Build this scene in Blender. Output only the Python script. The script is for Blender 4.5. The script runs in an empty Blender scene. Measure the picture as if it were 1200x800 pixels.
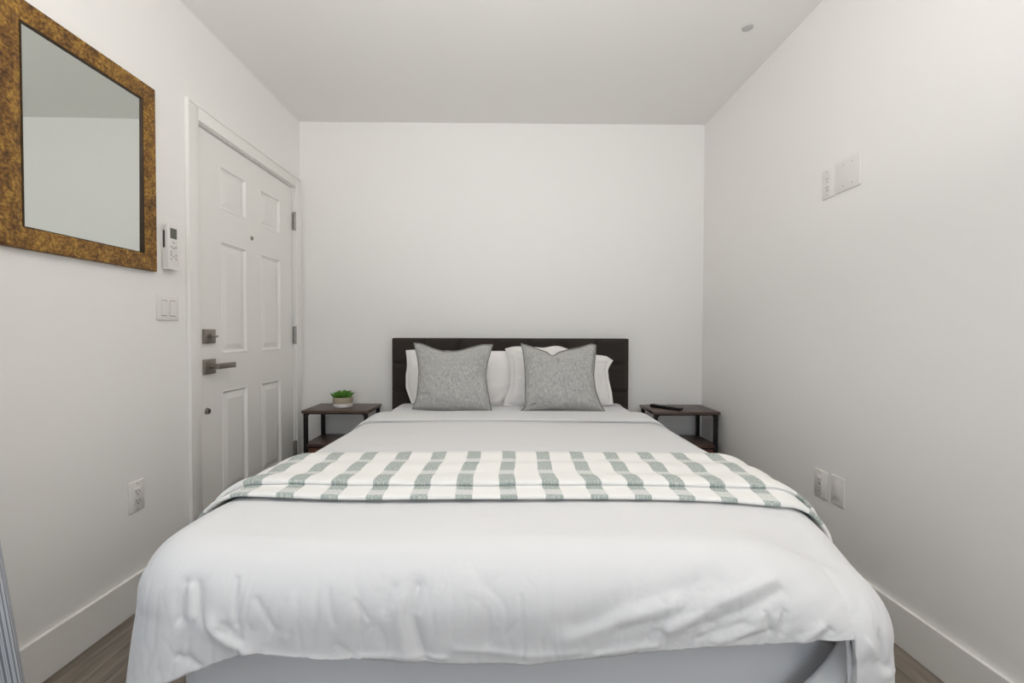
import bpy, bmesh, math, random
import numpy as np
from mathutils import Matrix, Vector, noise
random.seed(7)
S = bpy.context.scene
COL = S.collection

# ---------------------------------------------------------------- camera
ROOM_L, ROOM_R, ROOM_B, ROOM_F, ROOM_H = -1.4357, 1.3669, 3.0852, -4.20, 2.525
CAM_Z, YAW, PITCH, ROLL = 1.076, .0104, -.019, .0032
cd = bpy.data.cameras.new('camera'); cam = bpy.data.objects.new('camera', cd); COL.objects.link(cam)
cd.sensor_width = 36.0; cd.lens = 36.0 * 518.0 / 1200.0; cd.clip_start = .02
fw = Vector((math.sin(YAW)*math.cos(PITCH), math.cos(YAW)*math.cos(PITCH), math.sin(PITCH)))
rt = Vector((math.cos(YAW), -math.sin(YAW), 0)); up = rt.cross(fw)
R_ = rt*math.cos(ROLL) + up*math.sin(ROLL); U_ = up*math.cos(ROLL) - rt*math.sin(ROLL)
M = Matrix((R_, U_, -fw)).transposed().to_4x4(); M.translation = Vector((0, 0, CAM_Z)); cam.matrix_world = M
S.camera = cam

# ---------------------------------------------------------------- world, lights, exposure
w = bpy.data.worlds.new('sky'); S.world = w; w.use_nodes = True
bg = w.node_tree.nodes['Background']; bg.inputs[0].default_value = (.62, .76, 1, 1); bg.inputs[1].default_value = 1.0
def area(name, loc, target, sx, sy, power, color, spread=180):
    l = bpy.data.lights.new(name, 'AREA'); l.shape = 'RECTANGLE'; l.size = sx; l.size_y = sy
    l.energy = power; l.color = color; l.spread = math.radians(spread)
    o = bpy.data.objects.new(name, l); COL.objects.link(o); o.location = loc
    o.rotation_euler = (Vector(target) - Vector(loc)).to_track_quat('-Z', 'Y').to_euler()
    o['kind'] = 'helper'
    return o
area('ceiling_light', (0, .85, 2.49), (0, .85, 0), .9, .6, 4, (1, .97, .93))
area('ceiling_bounce_fill', (-.18, -.15, 1.45), (-.12, .45, 2.525), .5, .4, 31, (1, .98, .96), 135)  # unseen fill added near the camera, bounced off the ceiling for even light
area('window_daylight', (-1.40, -.20, 1.35), (1, 1.0, .8), 1.0, 1.1, 3.5, (.78, .89, 1))
area('side_fill_light', (1.30, -.10, 1.40), (-1.4, 1.6, .7), .8, 1.0, 7.5, (1, .97, .94))  # unseen fill added on the right to brighten the left wall
area('rear_fill_light', (.1, -4.10, 1.25), (.1, 3, .7), 1.9, 1.6, 20, (.76, .88, 1))  # added frontal fill far behind the camera, set at the added window
S.view_settings.view_transform = 'Standard'; S.view_settings.look = 'None'
S.view_settings.exposure = 0.10; S.view_settings.gamma = 1.0; S.view_settings.use_curve_mapping = False
S.cycles.max_bounces = 16; S.cycles.diffuse_bounces = 12; S.cycles.use_denoising = True

# ---------------------------------------------------------------- helpers
def lin(c):
    return tuple(((v/255)/12.92 if v/255 <= .04045 else ((v/255+.055)/1.055)**2.4) for v in c)
def mat(name, rgb, rough=.5, metal=0.0, bump=0, bscale=200, var=0, vscale=6, stretch=(1, 1, 1), detail=3, spec=.5, coat=0, sheen=0, coord='Object'):
    """principled material: colour varied by noise, fine relief by a second noise"""
    m = bpy.data.materials.new(name); m.use_nodes = True
    nt = m.node_tree; p = nt.nodes['Principled BSDF']
    c = lin(rgb); p.inputs['Base Color'].default_value = (*c, 1)
    p.inputs['Roughness'].default_value = rough; p.inputs['Metallic'].default_value = metal
    p.inputs['Specular IOR Level'].default_value = spec; p.inputs['Coat Weight'].default_value = coat
    p.inputs['Sheen Weight'].default_value = sheen
    tc = nt.nodes.new('ShaderNodeTexCoord'); mp = nt.nodes.new('ShaderNodeMapping')
    mp.inputs['Scale'].default_value = stretch
    nt.links.new(tc.outputs[coord], mp.inputs['Vector'])
    if var:
        n = nt.nodes.new('ShaderNodeTexNoise'); n.inputs['Scale'].default_value = vscale; n.inputs['Detail'].default_value = detail
        nt.links.new(mp.outputs[0], n.inputs['Vector'])
        r = nt.nodes.new('ShaderNodeValToRGB')
        r.color_ramp.elements[0].position = .3; r.color_ramp.elements[1].position = .7
        r.color_ramp.elements[0].color = (*[v*(1-var) for v in c], 1)
        r.color_ramp.elements[1].color = (*[min(1, v*(1+var)) for v in c], 1)
        nt.links.new(n.outputs['Fac'], r.inputs[0]); nt.links.new(r.outputs[0], p.inputs['Base Color'])
    if bump:
        n2 = nt.nodes.new('ShaderNodeTexNoise'); n2.inputs['Scale'].default_value = bscale; n2.inputs['Detail'].default_value = 2
        b = nt.nodes.new('ShaderNodeBump'); b.inputs['Strength'].default_value = bump; b.inputs['Distance'].default_value = .002
        nt.links.new(mp.outputs[0], n2.inputs['Vector'])
        nt.links.new(n2.outputs['Fac'], b.inputs['Height']); nt.links.new(b.outputs[0], p.inputs['Normal'])
    return m

def node(m, kind, **kw):
    n = m.node_tree.nodes.new(kind)
    for k, v in kw.items(): setattr(n, k, v)
    return n
def link(m, a, b): m.node_tree.links.new(a, b)
def math_n(m, op, a, b=None, c=None):
    n = node(m, 'ShaderNodeMath', operation=op)
    for i, v in enumerate((a, b, c)):
        if v is None: continue
        if isinstance(v, (int, float)): n.inputs[i].default_value = v
        else: link(m, v, n.inputs[i])
    return n.outputs[0]

def rootof(o):
    while o.parent: o = o.parent
    return o
def thing(name, loc, label, cat, group=None):
    o = bpy.data.objects.new(name, None); COL.objects.link(o); o.location = loc
    o.empty_display_size = .05
    return tag(o, label, cat, group)
def tag(o, label=None, cat=None, group=None, kind=None):
    if label: o['label'] = label
    if cat: o['category'] = cat
    if group: o['group'] = group
    if kind: o['kind'] = kind
    return o
def mk(name, verts, faces, m, parent=None, smooth=True, angle=40, origin=None, uv=None):
    """one mesh object; verts in world metres"""
    me = bpy.data.meshes.new(name)
    if parent is not None: off = Vector(rootof(parent).location)
    else: off = Vector(origin) if origin else Vector((0, 0, 0))
    me.from_pydata([tuple(Vector(v) - off) for v in verts], [], faces)
    if uv is not None:
        l = me.uv_layers.new(name='UVMap')
        for lp in me.loops: l.data[lp.index].uv = uv[lp.vertex_index]
    me.materials.append(m)
    bm = bmesh.new(); bm.from_mesh(me); bmesh.ops.recalc_face_normals(bm, faces=bm.faces); bm.to_mesh(me); bm.free()
    if smooth:
        for p in me.polygons: p.use_smooth = True
        if angle < 180: me.set_sharp_from_angle(angle=math.radians(angle))
    o = bpy.data.objects.new(name, me); COL.objects.link(o)
    if parent is not None: o.parent = parent
    else: o.location = off
    return o
def from_bm(name, bm, m, parent=None, origin=None, angle=40):
    bm.verts.ensure_lookup_table()
    for i, v in enumerate(bm.verts): v.index = i
    vs = [v.co.copy() for v in bm.verts]; fs = [[v.index for v in f.verts] for f in bm.faces]; bm.free()
    return mk(name, vs, fs, m, parent, True, angle, origin)
def add_box(bm, x0, x1, y0, y1, z0, z1, bev=0, seg=2):
    t = bmesh.new(); bmesh.ops.create_cube(t, size=1)
    for v in t.verts:
        v.co = Vector(((x0+x1)/2 + v.co.x*(x1-x0), (y0+y1)/2 + v.co.y*(y1-y0), (z0+z1)/2 + v.co.z*(z1-z0)))
    if bev: bmesh.ops.bevel(t, geom=t.edges[:], offset=bev, segments=seg, affect='EDGES', profile=.5)
    me = bpy.data.meshes.new('tmp'); t.to_mesh(me); t.free(); bm.from_mesh(me); bpy.data.meshes.remove(me)
def box(name, m, parent, x0, x1, y0, y1, z0, z1, bev=0, seg=2, origin=None):
    bm = bmesh.new(); add_box(bm, x0, x1, y0, y1, z0, z1, bev, seg)
    return from_bm(name, bm, m, parent, origin, 50)
def add_cyl(bm, p0, p1, r0, r1=None, n=24, caps=True):
    r1 = r0 if r1 is None else r1
    p0, p1 = Vector(p0), Vector(p1); d = (p1-p0).normalized()
    a = d.orthogonal().normalized(); b = d.cross(a)
    A = [bm.verts.new(p0 + (a*math.cos(t)+b*math.sin(t))*r0) for t in [2*math.pi*i/n for i in range(n)]]
    B = [bm.verts.new(p1 + (a*math.cos(t)+b*math.sin(t))*r1) for t in [2*math.pi*i/n for i in range(n)]]
    for i in range(n): bm.faces.new((A[i], A[(i+1) % n], B[(i+1) % n], B[i]))
    if caps: bm.faces.new(A[::-1]); bm.faces.new(B)
def cyl(name, m, parent, p0, p1, r0, r1=None, n=24, origin=None):
    bm = bmesh.new(); add_cyl(bm, p0, p1, r0, r1, n); return from_bm(name, bm, m, parent, origin)
def lathe(name, m, parent, c, prof, n=40, origin=None):
    vs, fs = [], []
    for r, z in prof:
        for i in range(n):
            t = 2*math.pi*i/n; vs.append((c[0]+r*math.cos(t), c[1]+r*math.sin(t), c[2]+z))
    for k in range(len(prof)-1):
        for i in range(n): fs.append((k*n+i, k*n+(i+1) % n, (k+1)*n+(i+1) % n, (k+1)*n+i))
    fs.append(tuple(range(n))[::-1]); fs.append(tuple((len(prof)-1)*n+i for i in range(n)))
    return mk(name, vs, fs, m, parent, True, 40, origin)
def tube(name, m, parent, pts, r, closed=True, n=8, origin=None):
    pts = [Vector(p) for p in pts]; N = len(pts); vs, fs = [], []
    for i, p in enumerate(pts):
        a = pts[(i-1) % N] if closed or i else p; b = pts[(i+1) % N] if closed or i < N-1 else p
        d = (b-a).normalized(); s = d.cross(Vector((0, 1, 0)))
        if s.length < .1: s = d.cross(Vector((1, 0, 0)))
        s.normalize(); t = d.cross(s)
        for k in range(n):
            q = 2*math.pi*k/n; vs.append(p + s*math.cos(q)*r + t*math.sin(q)*r)
    for i in range(N if closed else N-1):
        for k in range(n):
            j = (i+1) % N; fs.append((i*n+k, i*n+(k+1) % n, j*n+(k+1) % n, j*n+k))
    return mk(name, vs, fs, m, parent, True, 180, origin)

# ---------------------------------------------------------------- materials
WALL = mat('wall_paint', (238, 236, 233), .55, bump=.05, bscale=350)
CEIL = mat('ceiling_paint', (232, 231, 228), .7, bump=.05, bscale=350)
CAPM = mat('ceiling_cap_paint', (190, 190, 187), .7)
TRIM = mat('trim_paint', (236, 234, 230), .32, bump=.015, bscale=60)
DOORM = mat('door_paint', (235, 233, 229), .35, bump=.03, bscale=120, stretch=(1, 1, .2))
PLASTIC = mat('white_plastic', (229, 226, 222), .4, spec=.5, var=.01, vscale=4)
SLOT = mat('dark_slot', (70, 66, 62), .6, var=.1, vscale=20)
NICKEL = mat('satin_nickel', (158, 151, 143), .34, 1.0, bump=.03, bscale=300, stretch=(1, 1, 12), var=.06, vscale=30)
HINGEM = mat('hinge_steel', (158, 154, 148), .3, 1.0, var=.1, vscale=40)
WOOD = mat('walnut_laminate', (79, 60, 52), .33, bump=.06, bscale=90, var=.30, vscale=14, stretch=(1.2, 12, 12), detail=6)
DRAWER = mat('rustic_brown_panel', (92, 56, 42), .45, bump=.06, bscale=90, var=.3, vscale=14, stretch=(1.2, 12, 12), detail=6)
IRON = mat('black_iron', (30, 26, 25), .45, .6, bump=.04, bscale=300, var=.1, vscale=30)
HEAD = mat('charcoal_upholstery', (55, 49, 46), .9, bump=.5, bscale=700, var=.14, vscale=260, sheen=.12, spec=.25)
BASE = mat('platform_fabric', (58, 54, 52), .9, bump=.3, bscale=500, var=.1, vscale=200)
SHEET = mat('white_sheet', (226, 224, 223), .85, bump=.12, bscale=45, sheen=.1, spec=.2, detail=4)
MATT = mat('mattress_cover', (220, 221, 224), .85, bump=.12, bscale=55, sheen=.1, spec=.2)
DUVET = mat('white_duvet_cotton', (221, 221, 222), .82, bump=.30, bscale=38, sheen=.12, spec=.2, detail=5)
PCASE = mat('white_pillowcase', (240, 237, 235), .82, bump=.14, bscale=50, sheen=.1, spec=.2)
PLASTIC_D = mat('black_plastic', (24, 23, 24), .35, var=.05, vscale=30)
SCREEN = mat('grey_display', (96, 96, 88), .2, var=.05, vscale=60)
BUTTON = mat('grey_button', (190, 190, 188), .45, var=.03, vscale=60)
CERAM = mat('white_ceramic', (228, 222, 218), .35, var=.02, vscale=20)
STONE = mat('beige_pot_band', (176, 163, 140), .6, var=.12, vscale=18, stretch=(1, 1, 9), bump=.1, bscale=60)
LEAF = mat('succulent_green', (84, 138, 48), .42, var=.35, vscale=40, bump=.05, bscale=80)
SOIL = mat('dark_soil', (50, 42, 34), .95, var=.3, vscale=80, bump=.4, bscale=150)
GLASSM = mat('window_glass', (255, 255, 255), .02); GLASSM.node_tree.nodes['Principled BSDF'].inputs['Transmission Weight'].default_value = 1
MIRR = mat('silvered_mirror', (222, 226, 222), .015, 1.0, bump=.002, bscale=2)

def floor_mat():
    m = bpy.data.materials.new('grey_brown_plank'); m.use_nodes = True; p = m.node_tree.nodes['Principled BSDF']
    tc = node(m, 'ShaderNodeTexCoord'); oi = node(m, 'ShaderNodeObjectInfo')
    mp = node(m, 'ShaderNodeMapping'); mp.inputs['Scale'].default_value = (14, 1.6, 1)
    ad = node(m, 'ShaderNodeVectorMath', operation='ADD'); sc = node(m, 'ShaderNodeVectorMath', operation='SCALE')
    sc.inputs[0].default_value = (3.1, 7.7, 0); link(m, oi.outputs['Random'], sc.inputs['Scale'])
    link(m, tc.outputs['Object'], ad.inputs[0]); link(m, sc.outputs[0], ad.inputs[1]); link(m, ad.outputs[0], mp.inputs['Vector'])
    n = node(m, 'ShaderNodeTexNoise'); n.inputs['Scale'].default_value = 2.2; n.inputs['Detail'].default_value = 7; n.inputs['Distortion'].default_value = .6
    link(m, mp.outputs[0], n.inputs['Vector'])
    r = node(m, 'ShaderNodeValToRGB'); e = r.color_ramp.elements
    e[0].position = .3; e[0].color = (*lin((98, 88, 78)), 1); e[1].position = .72; e[1].color = (*lin((142, 132, 121)), 1)
    link(m, n.outputs['Fac'], r.inputs[0]); link(m, r.outputs[0], p.inputs['Base Color']); p.inputs['Roughness'].default_value = .5
    b = node(m, 'ShaderNodeBump'); b.inputs['Strength'].default_value = .15; b.inputs['Distance'].default_value = .002
    link(m, n.outputs['Fac'], b.inputs['Height']); link(m, b.outputs[0], p.inputs['Normal'])
    return m
FLOOR = floor_mat()
def frame_mat():
    m = bpy.data.materials.new('antique_gold_leaf'); m.use_nodes = True; p = m.node_tree.nodes['Principled BSDF']
    tc = node(m, 'ShaderNodeTexCoord')
    n = node(m, 'ShaderNodeTexNoise'); n.inputs['Scale'].default_value = 22; n.inputs['Detail'].default_value = 9; n.inputs['Roughness'].default_value = .72
    n2 = node(m, 'ShaderNodeTexNoise'); n2.inputs['Scale'].default_value = 110; n2.inputs['Detail'].default_value = 6
    link(m, tc.outputs['Object'], n.inputs['Vector']); link(m, tc.outputs['Object'], n2.inputs['Vector'])
    f = math_n(m, 'ADD', math_n(m, 'MULTIPLY', n.outputs['Fac'], .56), math_n(m, 'MULTIPLY', n2.outputs['Fac'], .44))
    r = node(m, 'ShaderNodeValToRGB'); e = r.color_ramp.elements
    e[0].position = .38; e[0].color = (*lin((70, 44, 20)), 1); e[1].position = .62; e[1].color = (*lin((184, 142, 62)), 1)
    k = e.new(.5); k.color = (*lin((128, 90, 40)), 1)
    link(m, f, r.inputs[0]); link(m, r.outputs[0], p.inputs['Base Color'])
    p.inputs['Metallic'].default_value = .25; p.inputs['Roughness'].default_value = .5
    b = node(m, 'ShaderNodeBump'); b.inputs['Strength'].default_value = .25; b.inputs['Distance'].default_value = .002
    link(m, f, b.inputs['Height']); link(m, b.outputs[0], p.inputs['Normal'])
    return m
GOLD = frame_mat()
LINER = mat('dark_gilt_lip', (58, 40, 20), .45, .3, var=.3, vscale=60)
def linen_mat():
    m = bpy.data.materials.new('grey_linen'); m.use_nodes = True; p = m.node_tree.nodes['Principled BSDF']
    tc = node(m, 'ShaderNodeTexCoord')
    def nz(scale, s):
        mp = node(m, 'ShaderNodeMapping'); mp.inputs['Scale'].default_value = s; link(m, tc.outputs['Object'], mp.inputs['Vector'])
        n = node(m, 'ShaderNodeTexNoise'); n.inputs['Scale'].default_value = scale; n.inputs['Detail'].default_value = 3
        link(m, mp.outputs[0], n.inputs['Vector']); return n.outputs['Fac']
    v = nz(330, (1, 1, .10)); h = nz(330, (.12, .12, 1)); g = nz(120, (1, 1, .4))
    f = math_n(m, 'ADD', math_n(m, 'ADD', math_n(m, 'MULTIPLY', v, .62), math_n(m, 'MULTIPLY', h, .18)), math_n(m, 'MULTIPLY', g, .2))
    r = node(m, 'ShaderNodeValToRGB'); e = r.color_ramp.elements
    e[0].position = .36; e[0].color = (*lin((144, 144, 143)), 1); e[1].position = .66; e[1].color = (*lin((206, 204, 200)), 1)
    link(m, f, r.inputs[0]); link(m, r.outputs[0], p.inputs['Base Color']); p.inputs['Roughness'].default_value = .9
    p.inputs['Specular IOR Level'].default_value = .2
    b = node(m, 'ShaderNodeBump'); b.inputs['Strength'].default_value = .35; b.inputs['Distance'].default_value = .0015
    link(m, f, b.inputs['Height']); link(m, b.outputs[0], p.inputs['Normal'])
    return m
LINEN = linen_mat()
PIPING = mat('grey_linen_edge', (132, 131, 128), .9, var=.15, vscale=300)
def throw_mat():
    m = bpy.data.materials.new('striped_throw_weave'); m.use_nodes = True; p = m.node_tree.nodes['Principled BSDF']
    uvn = node(m, 'ShaderNodeUVMap'); uvn.uv_map = 'UVMap'
    sx = node(m, 'ShaderNodeSeparateXYZ'); link(m, uvn.outputs[0], sx.inputs[0])
    wob = node(m, 'ShaderNodeTexNoise'); wob.inputs['Scale'].default_value = 120; link(m, uvn.outputs[0], wob.inputs['Vector'])
    du = math_n(m, 'MULTIPLY', math_n(m, 'SUBTRACT', wob.outputs['Fac'], .5), .006)
    u = math_n(m, 'ADD', sx.outputs[0], du); v = math_n(m, 'ADD', sx.outputs[1], du)
    su = math_n(m, 'LESS_THAN', math_n(m, 'FRACT', math_n(m, 'DIVIDE', math_n(m, 'ADD', u, 11.8112), .1177)), .385)
    sv = math_n(m, 'LESS_THAN', math_n(m, 'FRACT', math_n(m, 'DIVIDE', math_n(m, 'ADD', v, 13.3158), .132)), .72)
    th = node(m, 'ShaderNodeTexNoise'); th.inputs['Scale'].default_value = 1; th.inputs['Detail'].default_value = 3
    mpt = node(m, 'ShaderNodeMapping'); mpt.inputs['Scale'].default_value = (300, 150, 1); link(m, uvn.outputs[0], mpt.inputs['Vector']); link(m, mpt.outputs[0], th.inputs['Vector'])
    # woven stripe: dark where the green weft crosses, paler between
    amt = math_n(m, 'MULTIPLY', su, math_n(m, 'ADD', math_n(m, 'MULTIPLY', sv, .56), .44))
    amt = math_n(m, 'MULTIPLY', amt, math_n(m, 'ADD', math_n(m, 'MULTIPLY', th.outputs['Fac'], 2.6), -.42))
    mx = node(m, 'ShaderNodeMix', data_type='RGBA'); mx.clamp_factor = True
    mx.inputs['A'].default_value = (*lin((237, 236, 233)), 1); mx.inputs['B'].default_value = (*lin((160, 170, 165)), 1)
    link(m, amt, mx.inputs['Factor']); link(m, mx.outputs['Result'], p.inputs['Base Color'])
    p.inputs['Roughness'].default_value = .92; p.inputs['Specular IOR Level'].default_value = .15
    b = node(m, 'ShaderNodeBump'); b.inputs['Strength'].default_value = .5; b.inputs['Distance'].default_value = .002
    link(m, th.outputs['Fac'], b.inputs['Height']); link(m, b.outputs[0], p.inputs['Normal'])
    return m
THROW = throw_mat()
def curtain_mat():
    m = bpy.data.materials.new('ticking_stripe'); m.use_nodes = True; p = m.node_tree.nodes['Principled BSDF']
    uvn = node(m, 'ShaderNodeUVMap'); uvn.uv_map = 'UVMap'
    sx = node(m, 'ShaderNodeSeparateXYZ'); link(m, uvn.outputs[0], sx.inputs[0])
    f = math_n(m, 'FRACT', math_n(m, 'DIVIDE', math_n(m, 'ADD', sx.outputs[0], 5), .0115))
    a = math_n(m, 'LESS_THAN', f, .42); b2 = math_n(m, 'LESS_THAN', math_n(m, 'ABSOLUTE', math_n(m, 'SUBTRACT', f, .7)), .06)
    k = math_n(m, 'ADD', math_n(m, 'MULTIPLY', a, .75), math_n(m, 'MULTIPLY', b2, .5))
    mx = node(m, 'ShaderNodeMix', data_type='RGBA')
    mx.inputs['A'].default_value = (*lin((226, 230, 236)), 1); mx.inputs['B'].default_value = (*lin((104, 111, 126)), 1)
    link(m, k, mx.inputs['Factor']); link(m, mx.outputs['Result'], p.inputs['Base Color']); p.inputs['Roughness'].default_value = .9
    return m
CURT = curtain_mat()

# ---------------------------------------------------------------- room shell
def wall_boxes(axis, a0, a1, t0, t1, holes):
    """wall slab t0..t1 thick along a0..a1 with rectangular holes (a0,a1,z0,z1)"""
    bm = bmesh.new()
    aa = sorted({a0, a1, *[h[0] for h in holes], *[h[1] for h in holes]}); zz = sorted({0, ROOM_H, *[h[2] for h in holes], *[h[3] for h in holes]})
    for i in range(len(aa)-1):
        for k in range(len(zz)-1):
            ca, cz = (aa[i]+aa[i+1])/2, (zz[k]+zz[k+1])/2
            if any(h[0] < ca < h[1] and h[2] < cz < h[3] for h in holes): continue
            if axis == 'y': add_box(bm, t0, t1, aa[i], aa[i+1], zz[k], zz[k+1])
            else: add_box(bm, aa[i], aa[i+1], t0, t1, zz[k], zz[k+1])
    bmesh.ops.remove_doubles(bm, verts=bm.verts, dist=1e-5)
    return bm
DY0, DY1, DZ = 2.066, 3.004, 2.050          # door opening in the left wall
WIN = (-1.0, .30, .9, 2.05); RWIN = (-.85, 1.05, .65, 2.25)
def structure(o, label): return tag(o, label, kind='structure')
structure(from_bm('wall_left', wall_boxes('y', ROOM_F, ROOM_B+.1, ROOM_L-.12, ROOM_L, [(DY0, DY1, 0, DZ), WIN]), WALL), 'white painted wall on the left with mirror and entry door')
structure(box('wall_right', WALL, None, ROOM_R, ROOM_R+.1, ROOM_F, ROOM_B+.1, 0, ROOM_H), 'bare white painted wall on the right with four plates')
structure(box('wall_back', WALL, None, ROOM_L, ROOM_R, ROOM_B, ROOM_B+.1, 0, ROOM_H), 'white painted wall behind the headboard')
structure(from_bm('wall_rear', wall_boxes('x', ROOM_L, ROOM_R, ROOM_F-.1, ROOM_F, [RWIN]), WALL), 'white wall behind the camera with an added window')
structure(box('ceiling', CEIL, None, ROOM_L-.12, ROOM_R+.1, ROOM_F-.1, ROOM_B+.1, ROOM_H, ROOM_H+.1), 'flat pale grey-white painted ceiling')
fl = structure(box('floor', FLOOR, None, ROOM_L-.12, ROOM_R+.1, ROOM_F-.1, ROOM_B+.1, -.05, -.006), 'grey-brown wood-look plank floor under the bed')
pw, pl = .186, 1.25
pm = bpy.data.meshes.new('plank'); b_ = bmesh.new(); add_box(b_, -pw/2+.0004, pw/2-.0004, -pl/2+.0004, pl/2-.0004, -.006, 0, .0008, 1); b_.to_mesh(pm); b_.free(); pm.materials.append(FLOOR)
for i in range(16):
    x = ROOM_L + .013 + pw*(i+.5)
    if x + pw/2 > ROOM_R + .1: break
    y = ROOM_F + .02 + pl*((i*.37) % 1.0) - pl/2
    while y < ROOM_B + pl/2 - .4:
        o = bpy.data.objects.new('plank', pm); COL.objects.link(o); o.parent = fl; o.location = (x, y, 0); y += pl
def baseboard(name, x0, x1, y0, y1, lab):
    bm = bmesh.new(); add_box(bm, x0, x1, y0, y1, 0, .142, .0015, 1)
    return structure(from_bm(name, bm, TRIM), lab)
baseboard('baseboard_left', ROOM_L, ROOM_L+.014, ROOM_F, 1.992, 'tall flat white baseboard along the left wall')
baseboard('baseboard_right', ROOM_R-.014, ROOM_R, ROOM_F, ROOM_B-.014, 'tall flat white baseboard along the right wall')
baseboard('baseboard_back', ROOM_L, ROOM_R-.014, ROOM_B-.014, ROOM_B, 'white baseboard along the wall behind the headboard')

def window(name, axis, a0, a1, z0, z1, t, lab):
    r = bpy.data.objects.new(name, None); COL.objects.link(r); structure(r, lab)
    r.location = (t, (a0+a1)/2, z0) if axis == 'y' else ((a0+a1)/2, t, z0)
    def bar(nm, m, p, q0, q1, s0, s1, d):
        if axis == 'y': return box(nm, m, p, t-d, t+d, q0, q1, s0, s1, .002 if d > .01 else 0)
        return box(nm, m, p, q0, q1, t-d, t+d, s0, s1, .002 if d > .01 else 0)
    for q in ((a0, a0+.05, z0, z1), (a1-.05, a1, z0, z1), (a0+.05, a1-.05, z0, z0+.05), (a0+.05, a1-.05, z1-.05, z1)): bar('window_frame', TRIM, r, *q, .03)
    mid = (a0+a1)/2; bar('mullion', TRIM, r, mid-.02, mid+.02, z0+.05, z1-.05, .025)
    bar('pane', GLASSM, r, a0+.05, mid-.02, z0+.05, z1-.05, .003); bar('pane', GLASSM, r, mid+.02, a1-.05, z0+.05, z1-.05, .003)
window('window_1', 'y', *WIN, ROOM_L-.07, 'white framed window in the left wall beside the striped curtain')
window('added_rear_window', 'x', *RWIN, ROOM_F-.06, 'unseen white framed window added behind the camera for fill light')  # unseen window added together with the rear fill, for even lighting

# ---------------------------------------------------------------- door
XD = ROOM_L - .012                          # slab face
d = bpy.data.objects.new('door_1', None); COL.objects.link(d); d.location = (ROOM_L, 2.53, 0)
structure(d, 'white six-panel entry door with satin nickel lever in the left wall')
def casing(y0, y1, z0, z1):
    bm = bmesh.new(); add_box(bm, ROOM_L+.0003, ROOM_L+.014, y0, y1, z0, z1, .003, 2); return from_bm('casing', bm, TRIM, d)
casing(1.992, 2.066, 0, DZ+.07); casing(3.004, 3.070, 0, DZ+.07); casing(2.066, 3.004, DZ, DZ+.07)
bmj = bmesh.new()
for y0, y1 in ((1.992, 2.003), (3.059, 3.070)): add_box(bmj, ROOM_L+.012, ROOM_L+.019, y0, y1, 0, DZ+.07, .003, 2)
add_box(bmj, ROOM_L+.012, ROOM_L+.019, 2.003, 3.059, DZ+.058, DZ+.07, .003, 2)
from_bm('casing_bead', bmj, TRIM, d)
bmj = bmesh.new()
add_box(bmj, ROOM_L-.12, ROOM_L, DY0, DY0+.004, 0, DZ); add_box(bmj, ROOM_L-.12, ROOM_L, DY1-.004, DY1, 0, DZ); add_box(bmj, ROOM_L-.12, ROOM_L, DY0+.004, DY1-.004, DZ-.005, DZ)
from_bm('jamb', bmj, TRIM, d)
box('threshold', NICKEL, d, ROOM_L-.12, ROOM_L-.002, DY0+.005, DY1-.005, 0, .012, .003)
k_ = (1.4357+.012)/1.4357
def dz(z): return CAM_Z + (z-CAM_Z)*k_
PAN = [(y0*k_, y1*k_, dz(z0), dz(z1)) for y0, y1, z0, z1 in
       [(2.234, 2.452, 1.692, 1.904), (2.593, 2.812, 1.692, 1.904), (2.234, 2.452, .968, 1.530), (2.593, 2.812, .968, 1.530), (2.234, 2.452, .245, .780), (2.593, 2.812, .245, .780)]]
SY0, SY1, SZ0, SZ1 = DY0+.008, DY1-.007, .014, DZ-.013
bms = bmesh.new()
ys = sorted({SY0, SY1, *[p[0] for p in PAN], *[p[1] for p in PAN]}); zs = sorted({SZ0, SZ1, *[p[2] for p in PAN], *[p[3] for p in PAN]})
for i in range(len(ys)-1):
    for j in range(len(zs)-1):
        cy, cz = (ys[i]+ys[i+1])/2, (zs[j]+zs[j+1])/2
        hole = any(p[0] < cy < p[1] and p[2] < cz < p[3] for p in PAN)
        if not hole: add_box(bms, XD-.022, XD, ys[i], ys[i+1], zs[j], zs[j+1])
        add_box(bms, XD-.042, XD-.022, ys[i], ys[i+1], zs[j], zs[j+1])
bmesh.ops.remove_doubles(bms, verts=bms.verts, dist=1e-5)
slab = from_bm('door_slab', bms, DOORM, d)
for y0, y1, z0, z1 in PAN:
    # ovolo rim, sunk groove, bevel back up to the raised field
    rings = [(0, 0), (.004, .0025), (.010, -.007), (.016, -.010), (.020, -.010), (.046, -.002), (.048, -.0015)]
    vs, fs = [], []
    for ins, dep in rings:
        vs += [(XD+dep, y0+ins, z0+ins), (XD+dep, y1-ins, z0+ins), (XD+dep, y1-ins, z1-ins), (XD+dep, y0+ins, z1-ins)]
    for r in range(len(rings)-1):
        for q in range(4): fs.append((r*4+q, r*4+(q+1) % 4, r*4+4+(q+1) % 4, r*4+4+q))
    n = len(rings)*4-4; fs.append((n, n+1, n+2, n+3))
    mk('door_panel', vs, fs, DOORM, slab, True, 12)
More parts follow.
